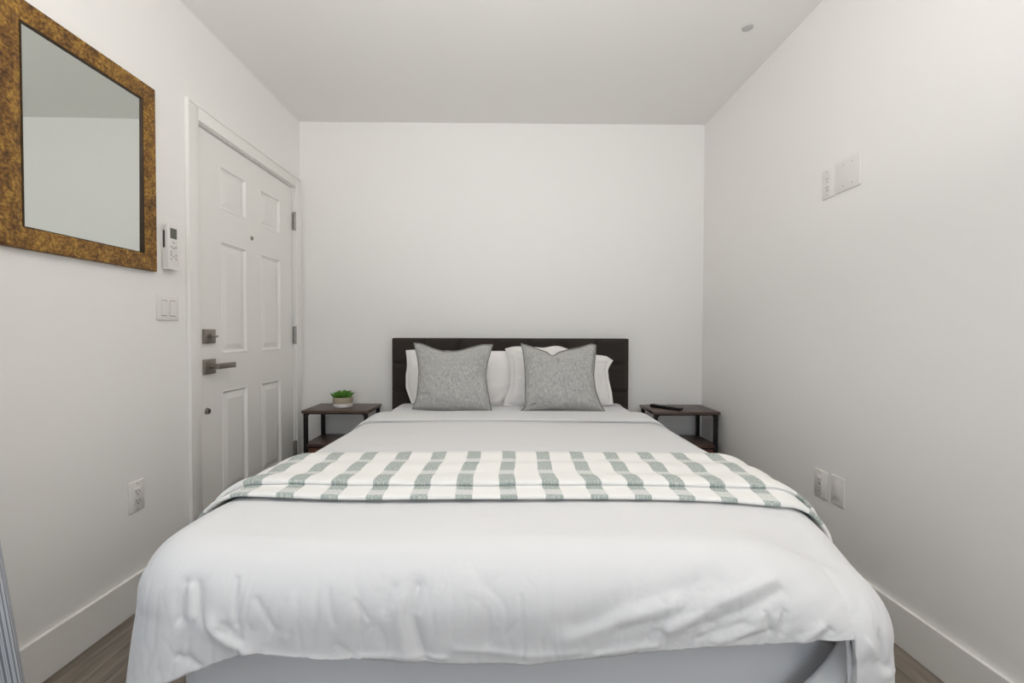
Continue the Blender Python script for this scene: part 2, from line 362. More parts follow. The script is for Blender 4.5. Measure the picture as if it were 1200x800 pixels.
# hardware: deadbolt, lever set, lower lock button, viewer, hinges
def on(y, z): return y*k_, dz(z)
y, z = on(2.131, 1.056)
db = box('deadbolt', NICKEL, d, XD, XD+.016, y-.038, y+.038, z-.034, z+.034, .002)
bm = bmesh.new(); add_cyl(bm, (XD+.016, y, z), (XD+.022, y, z), .012)
from_bm('turn_collar', bm, NICKEL, db)
box('thumb_turn', NICKEL, db, XD+.020, XD+.040, y-.022, y+.022, z-.005, z+.005, .004, 3)
y, z = on(2.133, .911)
lv = box('door_handle', NICKEL, d, XD, XD+.014, y-.039, y+.039, z-.036, z+.036, .002)
cyl('lever_neck', NICKEL, lv, (XD+.014, y, z), (XD+.052, y, z), .012)
box('lever', NICKEL, lv, XD+.044, XD+.060, y-.014, y+.125, z-.012, z+.015, .002)
y, z = on(2.122, .699); cyl('lock_button', NICKEL, d, (XD, y, z), (XD+.012, y, z), .016, .012)
y, z = on(2.504, 1.603); ph = cyl('peephole', NICKEL, d, (XD, y, z), (XD+.005, y, z), .013, .010); cyl('lens', SLOT, ph, (XD+.005, y, z), (XD+.006, y, z), .005)
for z in (1.822, 1.058, .285):
    bm = bmesh.new(); add_cyl(bm, (ROOM_L+.004, DY1-.007, z-.056), (ROOM_L+.004, DY1-.007, z+.056), .0085)
    for q in (-.06, .056): add_cyl(bm, (ROOM_L+.004, DY1-.007, z+q), (ROOM_L+.004, DY1-.007, z+q+.004), .0095)
    hg = from_bm('hinge', bm, HINGEM, d)
    box('hinge_leaf', HINGEM, hg, ROOM_L-.010, ROOM_L+.001, DY1-.0055, DY1-.0042, z-.055, z+.055)
    box('hinge_leaf', HINGEM, hg, XD, XD+.0015, SY1-.004, SY1-.0005, z-.055, z+.055)

# ---------------------------------------------------------------- mirror
YA, YB_, ZA, ZB = 1.255, 1.806, 1.319, 2.046
mir = thing('framed_mirror', (ROOM_L, (YA+YB_)/2, ZA), 'rectangular wall mirror in a wide mottled antique-gold and brown frame', 'mirror')
IY0, IY1, IZ0, IZ1 = 1.316, 1.752, 1.384, 1.985
cr = [(YA, ZA, IY0, IZ0), (YB_, ZA, IY1, IZ0), (YB_, ZB, IY1, IZ1), (YA, ZB, IY0, IZ1)]
prof = [(0, .002), (0, .018), (.04, .021), (.55, .020), (.92, .0165), (1, .014), (1, .002)]   # across the rail: 0 outer, 1 inner; height
for a in range(4):
    b = (a+1) % 4; vs, fs = [], []
    for c in (cr[a], cr[b]):
        for t, hgt in prof: vs.append((ROOM_L+hgt, c[0]+(c[2]-c[0])*t, c[1]+(c[3]-c[1])*t))
    n = len(prof)
    for q in range(n): fs.append((q, (q+1) % n, n+(q+1) % n, n+q))
    fs.append(tuple(range(n))); fs.append(tuple(range(2*n-1, n-1, -1)))
    mk('frame_rail', vs, fs, GOLD, mir, True, 30)
bm = bmesh.new(); e = .005
add_box(bm, ROOM_L+.002, ROOM_L+.0155, IY0, IY0+e, IZ0, IZ1); add_box(bm, ROOM_L+.002, ROOM_L+.0155, IY1-e, IY1, IZ0, IZ1)
add_box(bm, ROOM_L+.002, ROOM_L+.0155, IY0+e, IY1-e, IZ0, IZ0+e*.4); add_box(bm, ROOM_L+.002, ROOM_L+.0155, IY0+e, IY1-e, IZ1-e, IZ1)
from_bm('inner_lip', bm, LINER, mir)
gv = [(ROOM_L+x + (.003 if z > 1.6 else 0), y, z) for x in (.002, .007) for y, z in ((IY0+.003, IZ0+.001), (IY1-.003, IZ0+.001), (IY1-.003, IZ1-.003), (IY0+.003, IZ1-.003))]
mk('mirror_glass', gv, [(0, 1, 2, 3), (4, 5, 6, 7), (0, 1, 5, 4), (1, 2, 6, 5), (2, 3, 7, 6), (3, 0, 4, 7)], MIRR, mir, False)

# ---------------------------------------------------------------- plates on the walls
def plate(name, side, y0, y1, z0, z1, label, cat, kind, group=None):
    x = ROOM_L if side < 0 else ROOM_R; s = 1 if side < 0 else -1
    r = thing(name, (x, (y0+y1)/2, z0), label, cat, group)
    def bx(nm, m, p, d0, d1, a0, a1, c0, c1, bev=0):
        q = sorted((x+s*d0, x+s*d1)); return box(nm, m, p, q[0], q[1], a0, a1, c0, c1, bev)
    bx('cover_plate', PLASTIC, r, 0, .006, y0, y1, z0, z1, .0025)
    yc, zc = (y0+y1)/2, (z0+z1)/2
    def screw(y, z): bx('screw', BUTTON, r, .006, .0068, y-.003, y+.003, z-.003, z+.003, .0004)
    if kind == 'outlet' or kind == 'gfci':
        f = bx('receptacle', PLASTIC, r, .006, .0085, yc-.0165, yc+.0165, zc-.034, zc+.034, .0012)
        for dzz in (-.0185, .0165):
            for dy, hh in ((-.0065, .0042), (.0065, .0035)): bx('slot', SLOT, f, .0085, .0090, yc+dy-.0011, yc+dy+.0011, zc+dzz+.002-hh, zc+dzz+.002+hh)
            bx('ground_hole', SLOT, f, .0085, .0090, yc-.0024, yc+.0024, zc+dzz-.0125, zc+dzz-.0075, .0003)
        if kind == 'gfci':
            bx('reset_button', SLOT, f, .0085, .0095, yc-.007, yc-.001, zc-.003, zc+.002, .0004); bx('reset_button', BUTTON, f, .0085, .0095, yc+.001, yc+.007, zc-.003, zc+.002, .0004)
    elif kind == 'switch':
        for dy in (-.023, .023):
            bx('rocker_frame', PLASTIC, r, .006, .0072, yc+dy-.0175, yc+dy+.0175, zc-.034, zc+.034, .0008)
            vs = []
            for dd, q in (((.0072, .0095), -1), ((.0072, .0112), 1)):
                for g in dd: vs += [(x+s*g, yc+dy-.0155, zc+q*.031), (x+s*g, yc+dy+.0155, zc+q*.031)]
            mk('rocker', vs, [(0, 1, 3, 2), (4, 5, 7, 6), (0, 1, 5, 4), (2, 3, 7, 6), (0, 2, 6, 4), (1, 3, 7, 5)], PLASTIC, r, False)
            bx('rocker_gap', SLOT, r, .0072, .0076, yc+dy-.0155, yc+dy+.0155, zc+.0312, zc+.033); bx('rocker_gap', SLOT, r, .0072, .0076, yc+dy-.0155, yc+dy+.0155, zc-.033, zc-.0312)
    elif kind == 'blank2':
        for q in (-.023, .023): screw(yc+q, zc+.042); screw(yc+q, zc-.042)
    elif kind == 'blank':
        bx('insert', PLASTIC, r, .006, .0078, yc-.0165, yc+.0165, zc-.034, zc+.034, .001)
    if kind in ('outlet', 'gfci'): screw(yc, zc+.049); screw(yc, zc-.049)
    return r
plate('light_switch', -1, 1.822, 1.939, 1.124, 1.228, 'white double rocker light switch on wall beside the entry door', 'switch', 'switch')
plate('wall_outlet', -1, 1.677, 1.748, .384, .501, 'white duplex outlet low on the left wall beside the bed', 'outlet', 'outlet')
plate('wall_outlet', 1, 1.844, 1.914, 1.655, 1.778, 'white outlet high on the right wall, left of the wide blank plate', 'outlet', 'outlet')
plate('blank_plate', 1, 1.706, 1.832, 1.656, 1.782, 'wide blank white cover plate high on the right wall', 'wall plate', 'blank2')
plate('wall_outlet', 1, 1.857, 1.934, .366, .487, 'white outlet with dark test buttons low on the right wall', 'outlet', 'gfci')
plate('blank_plate', 1, 1.759, 1.832, .371, .490, 'narrow blank white wall plate low on the right wall beside the outlet', 'wall plate', 'blank')

# air-conditioner remote in its wall cradle
hold = thing('remote_holder', (ROOM_L, 1.880, 1.335), 'white plastic wall cradle holding the air-conditioner remote beside the door', 'holder')
bm = bmesh.new(); y0, y1 = 1.853, 1.915
add_box(bm, ROOM_L, ROOM_L+.004, y0+.004, y1-.004, 1.335, 1.50, .001, 1)
add_box(bm, ROOM_L+.004, ROOM_L+.030, y0, y0+.003, 1.345, 1.425, .001, 1); add_box(bm, ROOM_L+.004, ROOM_L+.030, y1-.003, y1, 1.345, 1.425, .001, 1)
add_box(bm, ROOM_L+.004, ROOM_L+.030, y0, y1, 1.338, 1.345, .001, 1); add_box(bm, ROOM_L+.028, ROOM_L+.031, y0, y1, 1.338, 1.362, .001, 1)
from_bm('cradle', bm, PLASTIC, hold)
box('gap_shade', SLOT, hold, ROOM_L+.0041, ROOM_L+.010, y0+.0035, y0+.012, 1.43, 1.50, .001)  # dark block standing in for the shaded gap between remote and wall
rem = thing('remote_control', (ROOM_L+.0175, 1.884, 1.3452), 'white air-conditioner remote with small grey display in a wall cradle', 'remote')
X0, X1 = ROOM_L+.0105, ROOM_L+.0275
box('body', PLASTIC, rem, X0, X1, y0+.0035, y1-.0035, 1.3454, 1.526, .005, 3)
box('display', SCREEN, rem, X1-.0003, X1+.0008, y0+.014, y1-.012, 1.468, 1.511, .0004)
for (dy, z, a, b) in ((0, 1.452, .006, .004), (-.013, 1.433, .005, .004), (.013, 1.433, .005, .004), (0, 1.428, .006, .004), (-.014, 1.405, .004, .012), (.014, 1.400, .005, .004), (.014, 1.385, .005, .004), (0, 1.392, .005, .004), (-.014, 1.382, .005, .004)):
    box('button', BUTTON, rem, X1-.0003, X1+.0012, 1.885+dy-a, 1.885+dy+a, z-b, z+b, .0005)

# small cap on the ceiling
tag(lathe('ceiling_cap', CAPM, None, (1.131, 2.107, ROOM_H), [(.001, -.005), (.021, -.005), (.025, -.003), (.026, 0)], 32, origin=(1.131, 2.107, ROOM_H)),
    'small round grey-white cap flush on the ceiling near the right wall', 'sprinkler cap')

# striped curtain at the left edge
vs, fs, uv = [], [], []; NU, NV = 150, 60
for j in range(NV+1):
    t = j/NV; z = 2.18 - 2.155*t
    for i in range(NU+1):
        a = i/NU; far = 1.116 + .02*t + .098*max(0, (t-.55)/.45)**1.3
        y = .42 + (far-.42)*a
        ph = a*2*math.pi*7.5
        x = ROOM_L + .075 + .030*math.sin(ph + .6*math.sin(2.2*t+a*3))*(.75+.4*t) + .004*noise.noise((a*9, t*4, 1.3))
        vs.append((x, y + .010*math.cos(ph)*(1-abs(2*a-1)), z)); uv.append((a*1.45, z))
for j in range(NV):
    for i in range(NU): q = j*(NU+1)+i; fs.append((q, q+1, q+NU+2, q+NU+1))
rod_r = thing('curtain', (ROOM_L+.075, .8, .025), 'navy and white ticking-striped curtain hanging along the left wall', 'curtain')
cpan = mk('curtain_panel', vs, fs, CURT, rod_r, True, 180, None, uv)
cs = cpan.modifiers.new('Solidify', 'SOLIDIFY'); cs.thickness = .002
hem = [vs[j*(NU+1)+NU] for j in range(NV+1)]
tube('edge_hem', mat('curtain_hem', (196, 200, 206), .9, var=.1, vscale=60), rod_r, hem, .0035, False, 6)
rod = thing('curtain_rod', (ROOM_L+.075, .0, 2.2), 'black rod above the striped curtain', 'curtain rod')
cyl('rod', IRON, rod, (ROOM_L+.075, -1.8, 2.195), (ROOM_L+.075, 1.22, 2.195), .009)
for yb in (-1.7, 1.18): cyl('bracket', IRON, rod, (ROOM_L, yb, 2.195), (ROOM_L+.075, yb, 2.195), .006)

# ---------------------------------------------------------------- bed
CX = .022
bed = thing('bed', (CX, 1.98, 0), 'queen bed with dark charcoal upholstered panel headboard and low base', 'bed')
HX0, HX1, HYF, HYB, HT = -.782, .827, 2.995, 3.068, 1.041
hb = box('headboard', HEAD, bed, HX0, HX1, HYF+.010, HYB, .05, HT, .012, 3)
cols, rws = 7, [(HT, .866), (.866, .678), (.678, .49), (.49, .30)]
cw = (HX1-HX0)/cols
def upholstered(w_, h_):
    vs, fs = [], []; N = 8
    for j in range(N+1):
        for i in range(N+1):
            a, b = 2*i/N-1, 2*j/N-1
            a = math.copysign(abs(a)**.6, a); b = math.copysign(abs(b)**.6, b)
            g = ((1-a**6)*(1-b**6))**.5
            vs.append((a*w_/2, -.016*g, b*h_/2))
    for j in range(N):
        for i in range(N): q = j*(N+1)+i; fs.append((q, q+1, q+N+2, q+N+1))
    me = bpy.data.meshes.new('upholstered_panel'); me.from_pydata(vs, [], fs); me.materials.append(HEAD)
    for p in me.polygons: p.use_smooth = True
    bm = bmesh.new(); bm.from_mesh(me); bmesh.ops.recalc_face_normals(bm, faces=bm.faces); bm.to_mesh(me); bm.free()
    return me
for z1, z0 in rws:
    me = upholstered(cw-.0006, z1-z0-.005)
    for c in range(cols):
        o = bpy.data.objects.new('upholstered_panel', me); COL.objects.link(o); o.parent = hb
        o.location = Vector((HX0+cw*(c+.5), HYF+.0105, (z0+z1)/2)) - Vector(bed.location)
bm = bmesh.new(); add_box(bm, CX-.76, CX+.76, .98, 2.99, .12, .222, .012, 2); from_bm('bed_base', bm, BASE, bed)
for sx in (-.68, 0, .68):
    for y in (1.08, 1.98, 2.88): box('leg', IRON, bed, CX+sx-.025, CX+sx+.025, y-.025, y+.025, 0, .12, .003)

# mattress with fitted sheet: softly rounded block
def mattress():
    bm = bmesh.new(); add_box(bm, CX-.752, CX+.752, .965, 2.985, .225, .575, .05, 5)
    bmesh.ops.subdivide_edges(bm, edges=[e for e in bm.edges if e.calc_length() > .15], cuts=24, use_grid_fill=True)
    for v in bm.verts:
        p = v.co
        if p.z > .5 and p.y > 2.50:       # fitted sheet rides up at the pillow end
            t = min(1, (p.y-2.50)/.10); p.z += .032*t + .004*noise.noise((p.x*9, p.y*9, 0))
        if p.z > .45: p.z -= .095*math.exp(-((p.x-.80)**2 + (p.y-.95)**2)/.17**2)
        p.y += .004*noise.noise((p.x*7, p.z*9, 2))
    return bm
mt = tag(from_bm('mattress', mattress(), MATT, None, (CX, 1.98, .225), 180), 'mattress in a pale grey-white fitted sheet under the duvet', 'mattress')

# ---- duvet: rounded U-shaped skirt around the mattress foot and sides
RB, HF, HC = .12, .715, .675                # edge roll radius, flat half width, straight half length of foot
CL = .16*math.pi/2
YHEAD = 2.53
def ztop(x, y):
    xx = (x-CX)/.72
    # stuffing slumps at the right foot corner; the pillow end lies a little lower
    sl = .092*math.exp(-((x-.80)**2 + (y-.95)**2)/.17**2)
    return .622 + .006*(1-xx*xx) - sl + .016*math.exp(-((x+.72)**2 + (y-1.08)**2)/.20**2) - .010*min(1, max(0, (y-1.7)/.7))
def base_pt(u):
    s = 1 if u >= 0 else -1; a = abs(u)
    if a < HC: return CX+u, .98, 0., -1.
    if a < HC+CL:
        p = (a-HC)/.16; nx, ny = s*math.sin(p), -math.cos(p)
        return CX+s*HC+.04*nx, 1.02+.04*ny, nx, ny
    return CX+s*HF, 1.02+(a-HC-CL), float(s), 0.
def skirt(u, dd):
    x, y, nx, ny = base_pt(u); z = ztop(x, y); q = RB*math.pi/2
    if dd < q: o, zz = RB*math.sin(dd/RB), z-RB*(1-math.cos(dd/RB))
    else: o, zz = RB, z-RB-(dd-q)
    a = abs(u)
    fl_ = max(0, dd-.20)/.14                # lower hem flares a little, most at the corners
    cor = math.exp(-((a-HC-CL*.45)/.16)**2)
    o += fl_*(.004 + .016*cor*(1 if u < 0 else .2)) - (.006*cor*math.sin(min(dd, q)/RB) if u < 0 else 0) - .012*max(0, 1-cor)*fl_
    return x+nx*o, y+ny*o, zz
HEM = [(-3, .36), (-1.1, .36), (-.83, .345), (-.73, .316), (-.678, .298), (-.612, .274), (-.546, .252), (-.528, .249), (-.462, .256), (-.396, .262), (-.282, .268), (-.18, .274), (-.078, .280), (.024, .280),
       (.126, .268), (.228, .256), (.378, .244), (.528, .232), (.624, .226), (.674, .224), (.678, .40), (.76, .46), (.95, .44), (1.2, .38), (3, .36)]
hx, hy = zip(*HEM)
def hemlen(u):
    x, y, _, _ = base_pt(u)
    return float(np.interp(u, hx, hy)) - (.622 + .006*(1-((x-CX)/.72)**2) - ztop(x, y))
FOLDS = [   # polyline (u along the edge, d down the skirt), width, height
    ([(-0.666, 0.124), (-0.666, 0.19)], 0.013, -0.010), ([(-0.642, 0.124), (-0.618, 0.196)], 0.015, -0.009), ([(-0.654, 0.13), (-0.642, 0.184)], 0.010, 0.006),
    ([(-0.564, 0.112), (-0.552, 0.196)], 0.006, -0.006), ([(-0.606, 0.196), (-0.57, 0.226), (-0.534, 0.25)], 0.014, 0.013), ([(-0.576, 0.196), (-0.546, 0.226)], 0.009, -0.006),
    ([(-0.588, 0.204), (-0.574, 0.213)], 0.005, -0.006), ([(-0.666, 0.262), (-0.624, 0.28)], 0.008, -0.008),
    ([(-0.200, 0.125), (-0.21, 0.178), (-0.186, 0.262)], 0.010, -0.011), ([(-0.232, 0.15), (-0.234, 0.19), (-0.222, 0.256)], 0.011, 0.005), ([(-0.250, 0.125), (-0.262, 0.165)], 0.012, -0.004),
    ([(-0.06, 0.166), (-0.054, 0.232)], 0.005, -0.0028), ([(0.006, 0.142), (0.012, 0.274)], 0.005, -0.0032), ([(-0.06, 0.238), (-0.042, 0.208)], 0.005, -0.0024), ([(-0.024, 0.22), (0.0, 0.19)], 0.005, -0.0024),
    ([(-0.324, 0.148), (-0.294, 0.184)], 0.005, -0.0025),
    ([(0.10, 0.225), (0.216, 0.182), (0.312, 0.158)], 0.018, 0.008), ([(0.12, 0.20), (0.22, .158), (0.40, 0.108)], 0.022, -0.008), ([(.20, .205), (.33, .175), (.40, .16)], .010, -.004),
    ([(0.30, 0.205), (0.414, 0.148), (0.522, 0.106)], 0.014, 0.009), ([(0.38, 0.195), (0.45, .165), (0.535, 0.120)], 0.012, -0.008), ([(.40, .232), (.47, .20), (.49, .17)], .010, .006), ([(.36, .225), (.45, .19)], .008, -.004), ([(.44, .225), (.50, .20)], .007, -.004),
    ([(0.492, 0.166), (0.504, 0.202)], 0.007, -0.007), ([(0.534, 0.16), (0.522, 0.202)], 0.007, -0.007), ([(0.516, 0.172), (0.51, 0.202)], 0.006, 0.006),
    ([(0.564, 0.208), (0.606, 0.166)], 0.010, 0.007), ([(0.588, 0.214), (0.624, 0.166)], 0.009, -0.007), ([(0.156, 0.256), (0.276, 0.238)], 0.008, 0.005),
    ([(0.724, 0.208), (0.768, 0.226)], 0.007, -0.012), ([(0.744, 0.16), (0.75, 0.202)], 0.010, -0.012), ([(0.702, 0.166), (0.72, 0.196)], 0.013, 0.009), ([(0.735, 0.238), (0.80, 0.245)], 0.010, 0.005),
    ([(-0.516, 0.148), (-0.48, 0.202)], 0.008, -0.004), ([(-0.45, 0.142), (-0.462, 0.22)], 0.010, 0.004), ([(-0.378, 0.13), (-0.36, 0.19)], 0.008, -0.003),
    ([(-0.498, 0.258), (-0.40, 0.262), (-0.312, 0.268)], 0.006, 0.004), ([(-0.312, 0.260), (-0.144, 0.262)], 0.006, 0.004), ([(-0.12, .245), (.03, .262), (.13, .252)], .006, .003)]
def seg_d(px, py, a, b):
    vx, vy = b[0]-a[0], b[1]-a[1]; L = vx*vx+vy*vy
    t = 0 if L == 0 else min(1, max(0, ((px-a[0])*vx+(py-a[1])*vy)/L))
    return math.hypot(px-a[0]-t*vx, py-a[1]-t*vy)
def folds_np(U, D):
    h = np.zeros_like(U)
    for pts, w_, a in FOLDS:
        best = np.full_like(U, 9.)
        for p, q in zip(pts[:-1], pts[1:]):
            vx, vy = q[0]-p[0], q[1]-p[1]; L = vx*vx+vy*vy
            t = np.clip(((U-p[0])*vx+(D-p[1])*vy)/L, 0, 1)
            e = .35 + .65*np.sin(np.pi*np.clip(t, .12, .88)) if len(pts) == 2 else 1.
            best = np.minimum(best, np.hypot(U-p[0]-t*vx, D-p[1]-t*vy)/np.maximum(e, .3))
        h += .80*a*np.exp(-(best/(1.25*w_))**1.5)
    return h
def ridged(p, k): return max(0., 1-2.2*abs(noise.noise(p)))**k
def fold_noise(u, dd):
    f = min(1, max(0, (dd-.06)/.09))
    # pulled slightly diagonal towards the right corner, upright elsewhere
    sk = .9*min(1, max(0, (u-.05)/.4))
    a, b = u + dd*sk, dd - u*sk*.25
    w_ = .010*noise.noise((u*20, dd*20, 6))
    h = -.0040*ridged(((a+w_)*9, b*3.0, 2.1), 5) - .0024*ridged(((a+w_)*21, b*7, 7.7), 5) - .0010*ridged(((a+w_)*46, b*19, 3.3), 4)
    m = .35 + .65*min(1, max(0, .5+1.3*noise.noise((u*4, dd*5, 12))))
    return f*(h*m + .0035*noise.noise((u*9, dd*4, 3))) + .003*noise.noise((u*3.2, dd*3, 5))
UMAX = HC+CL+YHEAD-1.02
up_ = []; u = .0022
while u < .93: up_.append(u); u += .0044 if not .668 < u < .684 else .002
while u < UMAX-.01: up_.append(u); u += .022
up_.append(UMAX)
us = [-v for v in up_[::-1]] + up_
K1, K2, KT = 44, 32, 26; KS = K1+K2
def dlev(D, k): d1 = .14; return d1*k/K1 if k <= K1 else d1+(D-d1)*(k-K1)/K2
def top_wrinkle(x, y):
    e = 1 if y > 1.0 else max(0, (y-.9)/.1)
    return e*(.0030*noise.noise((x*2.2, y*9, 4)) + .0016*noise.noise((x*5, y*26, 7)) + .003*noise.noise((x*1.6, y*2.2, 2)))
vs, fs = [], []
HL = [hemlen(u) for u in us]
FU = np.array([[u]*(KS+1) for u in us]); FD = np.array([[dlev(D, k) for k in range(KS+1)] for D in HL]); FH = folds_np(FU, FD)*(np.abs(FU) < 1.0)
for iu, u in enumerate(us):
    bx_, by_, nx, ny = base_pt(u)
    qx, qy = CX, max(by_, .98+HF)
    for k in range(KT):                      # flat top, from the centre line outwards
        t = (k/KT)**.85; x = qx+(bx_-qx)*t; y = qy+(by_-qy)*t
        vs.append((x, y, ztop(x, y) + top_wrinkle(x, y)))
    for k in range(KS+1):
        dd = FD[iu, k]; P = Vector(skirt(u, dd)); e = 1e-3
        Tu = Vector(skirt(u+e, dd)) - Vector(skirt(u-e, dd)); Td = Vector(skirt(u, dd+e)) - Vector(skirt(u, max(0, dd-e)))
        n = Td.cross(Tu)
        if n.length > 0: n.normalize()
        if n.dot(Vector((nx, ny, .3))) < 0: n = -n
        blend = max(0, 1-dd/.06)
        vs.append(P + n*(float(FH[iu, k]) + fold_noise(u, dd))*(1-blend) + Vector((0, 0, top_wrinkle(P.x, P.y)*blend)))
n = KT+KS+1
for i in range(len(us)-1):
    for k in range(n-1): fs.append((i*n+k, i*n+k+1, (i+1)*n+k+1, (i+1)*n+k))
dv = mk('duvet', vs, fs, DUVET, None, True, 180, (CX, 1.7, .3))
bm = bmesh.new(); bm.from_mesh(dv.data); bmesh.ops.remove_doubles(bm, verts=bm.verts, dist=2e-4)
bmesh.ops.recalc_face_normals(bm, faces=bm.faces)
if sum(f.normal.z for f in bm.faces) < 0: bmesh.ops.reverse_faces(bm, faces=bm.faces)
bm.to_mesh(dv.data); bm.free()
so = dv.modifiers.new('Solidify', 'SOLIDIFY'); so.thickness = .016; so.offset = -1
tag(dv, 'white cotton duvet covering the bed and falling over its foot', 'duvet')
# folded-back band at the pillow end
vs, fs = [], []; NX = 120; path = []
for q in range(25):
    t = q/24
    if t < .36: path.append((2.27+.245*t/.36, .0035))
    elif t < .64: a = (t-.36)/.28*math.pi; path.append((2.515+.007*math.sin(a), .0085-.005*math.cos(a)))
    else: path.append((2.515-.245*(t-.64)/.36, .0135-.006*((t-.64)/.36)**3))
for i in range(NX+1):
    a = i/NX*2-1; sx = a*(HF+.17)
    for (yy, hh) in path:
        if abs(sx) <= HF: x, z, nx2, nz2 = CX+sx, ztop(CX+sx, yy), 0, 1
        else:
            th = min((abs(sx)-HF)/RB, math.pi/2); s = math.copysign(1, sx)
            x = CX+s*(HF+RB*math.sin(th)); z = ztop(CX+s*HF, yy)-RB*(1-math.cos(th)); nx2, nz2 = s*math.sin(th), math.cos(th)
        wv = .006*noise.noise((sx*3, 0, 9))*max(0, (2.45-yy)/.18) + .002*noise.noise((sx*12, yy*14, 2))
        vs.append((x+nx2*hh, yy + wv, z+nz2*hh + .0012*noise.noise((sx*8, yy*9, 1))))
m_ = len(path)
for i in range(NX):
    for k in range(m_-1): fs.append((i*m_+k, i*m_+k+1, (i+1)*m_+k+1, (i+1)*m_+k))
fb = mk('folded_edge', vs, fs, DUVET, dv, True, 180)
sf = fb.modifiers.new('Solidify', 'SOLIDIFY'); sf.thickness = .003; sf.offset = 0
# inner corner of the cover turned in behind the hanging corner panel
vs, fs = [], []; NA, NB = 14, 18
for j in range(NB+1):
    t = j/NB; z = .470 - .25*t; q = max(0, .445-z)
    xl = .714 - .30*q - 3.6*q*q; xr = .745
    for i in range(NA+1):
        a = i/NA; x = xl+(xr-xl)*a
        vs.append((x, .893 + .030*(1-a)**3 - .016*math.exp(-((a-.45)/.22)**2)*t + .010*math.exp(-((a-.72)/.10)**2)*t, z + .01*math.sin(a*3)*t))
for j in range(NB):
    for i in range(NA): q = j*(NA+1)+i; fs.append((q, q+1, q+NA+2, q+NA+1))
tcn = mk('turned_corner', vs, fs, DUVET, dv, True, 180); st = tcn.modifiers.new('Solidify', 'SOLIDIFY'); st.thickness = .006

# ---- throw folded double across the bed
S_MAX = HF + RB*math.pi/2 + .10
prof = []   # (y, height, distance along cloth)
def ln(y0, y1, h0, h1, n):
    for i in range(n): t = i/n; prof.append((y0+(y1-y0)*t, h0+(h1-h0)*t))
def nose(yc, h0, h1, n, sgn):
    for i in range(n): t = math.pi*i/n; r = abs(h1-h0)/2; prof.append((yc+sgn*r*math.sin(t), (h0+h1)/2-(h1-h0)/2*math.cos(t)))
B0, B1, T1 = .0, .0115, .0260
ln(1.548, 1.162, B0, B0, 24); nose(1.162, B0, B1, 8, -1); ln(1.162, 1.232, B1, B1+.0002, 6); nose(1.232, B1+.0025, T1, 8, -1); ln(1.232, 1.548, T1, T1-.004, 40); nose(1.548, T1-.004, B0, 8, 1)
dist = [0]
for i in range(1, len(prof)): dist.append(dist[-1]+math.hypot(prof[i][0]-prof[i-1][0], prof[i][1]-prof[i-1][1]))
vs, fs, uv = [], [], []; NX = 300; m_ = len(prof)
for i in range(NX+1):
    sx = (i/NX*2-1)*S_MAX
    ey = .007*noise.noise((sx*3.1, 2, 5)); ey2 = .006*noise.noise((sx*3.7, 7, 5)) + .003*math.sin(sx*9)
    for k, (yy, hh) in enumerate(prof):
        y = yy + (ey if yy < 1.2 else ey2 if yy < 1.26 else .004*noise.noise((sx*4, 9, 9)) if yy > 1.5 else 0)
        if abs(sx) <= HF: x, z, nx2, nz2 = CX+sx, ztop(CX+sx, y), 0, 1
        else:
            s = math.copysign(1, sx); th = (abs(sx)-HF)/RB
            if th < math.pi/2: x, z, nx2, nz2 = CX+s*(HF+RB*math.sin(th)), ztop(CX+s*HF, y)-RB*(1-math.cos(th)), s*math.sin(th), math.cos(th)
            else: x, z, nx2, nz2 = CX+s*(HF+RB), ztop(CX+s*HF, y)-RB-(abs(sx)-HF-RB*math.pi/2), s, 0
        pf = 0
        if hh > .02: pf = .0030*math.sin((y-1.24)/.132*2*math.pi+.6) + .0034*noise.noise((sx*5, y*13, 4)) + .002*noise.noise((sx*16, y*20, 6))
        elif hh > .004: pf = .0026*noise.noise((sx*6, 1, 3))
        h = .0085 + hh + pf
        vs.append((x+nx2*h, y, z+nz2*h)); uv.append((sx + .010*noise.noise((sx*2, y*5, 1)), y))
for i in range(NX):
    for k in range(m_): fs.append((i*m_+k, i*m_+(k+1) % m_, (i+1)*m_+(k+1) % m_, (i+1)*m_+k))
fs.append(tuple(range(m_))); fs.append(tuple(NX*m_+k for k in range(m_))[::-1])
tag(mk('throw_blanket', vs, fs, THROW, None, True, 180, (CX, 1.36, .62), uv), 'white throw with grey-green broken stripes folded across the duvet', 'blanket')

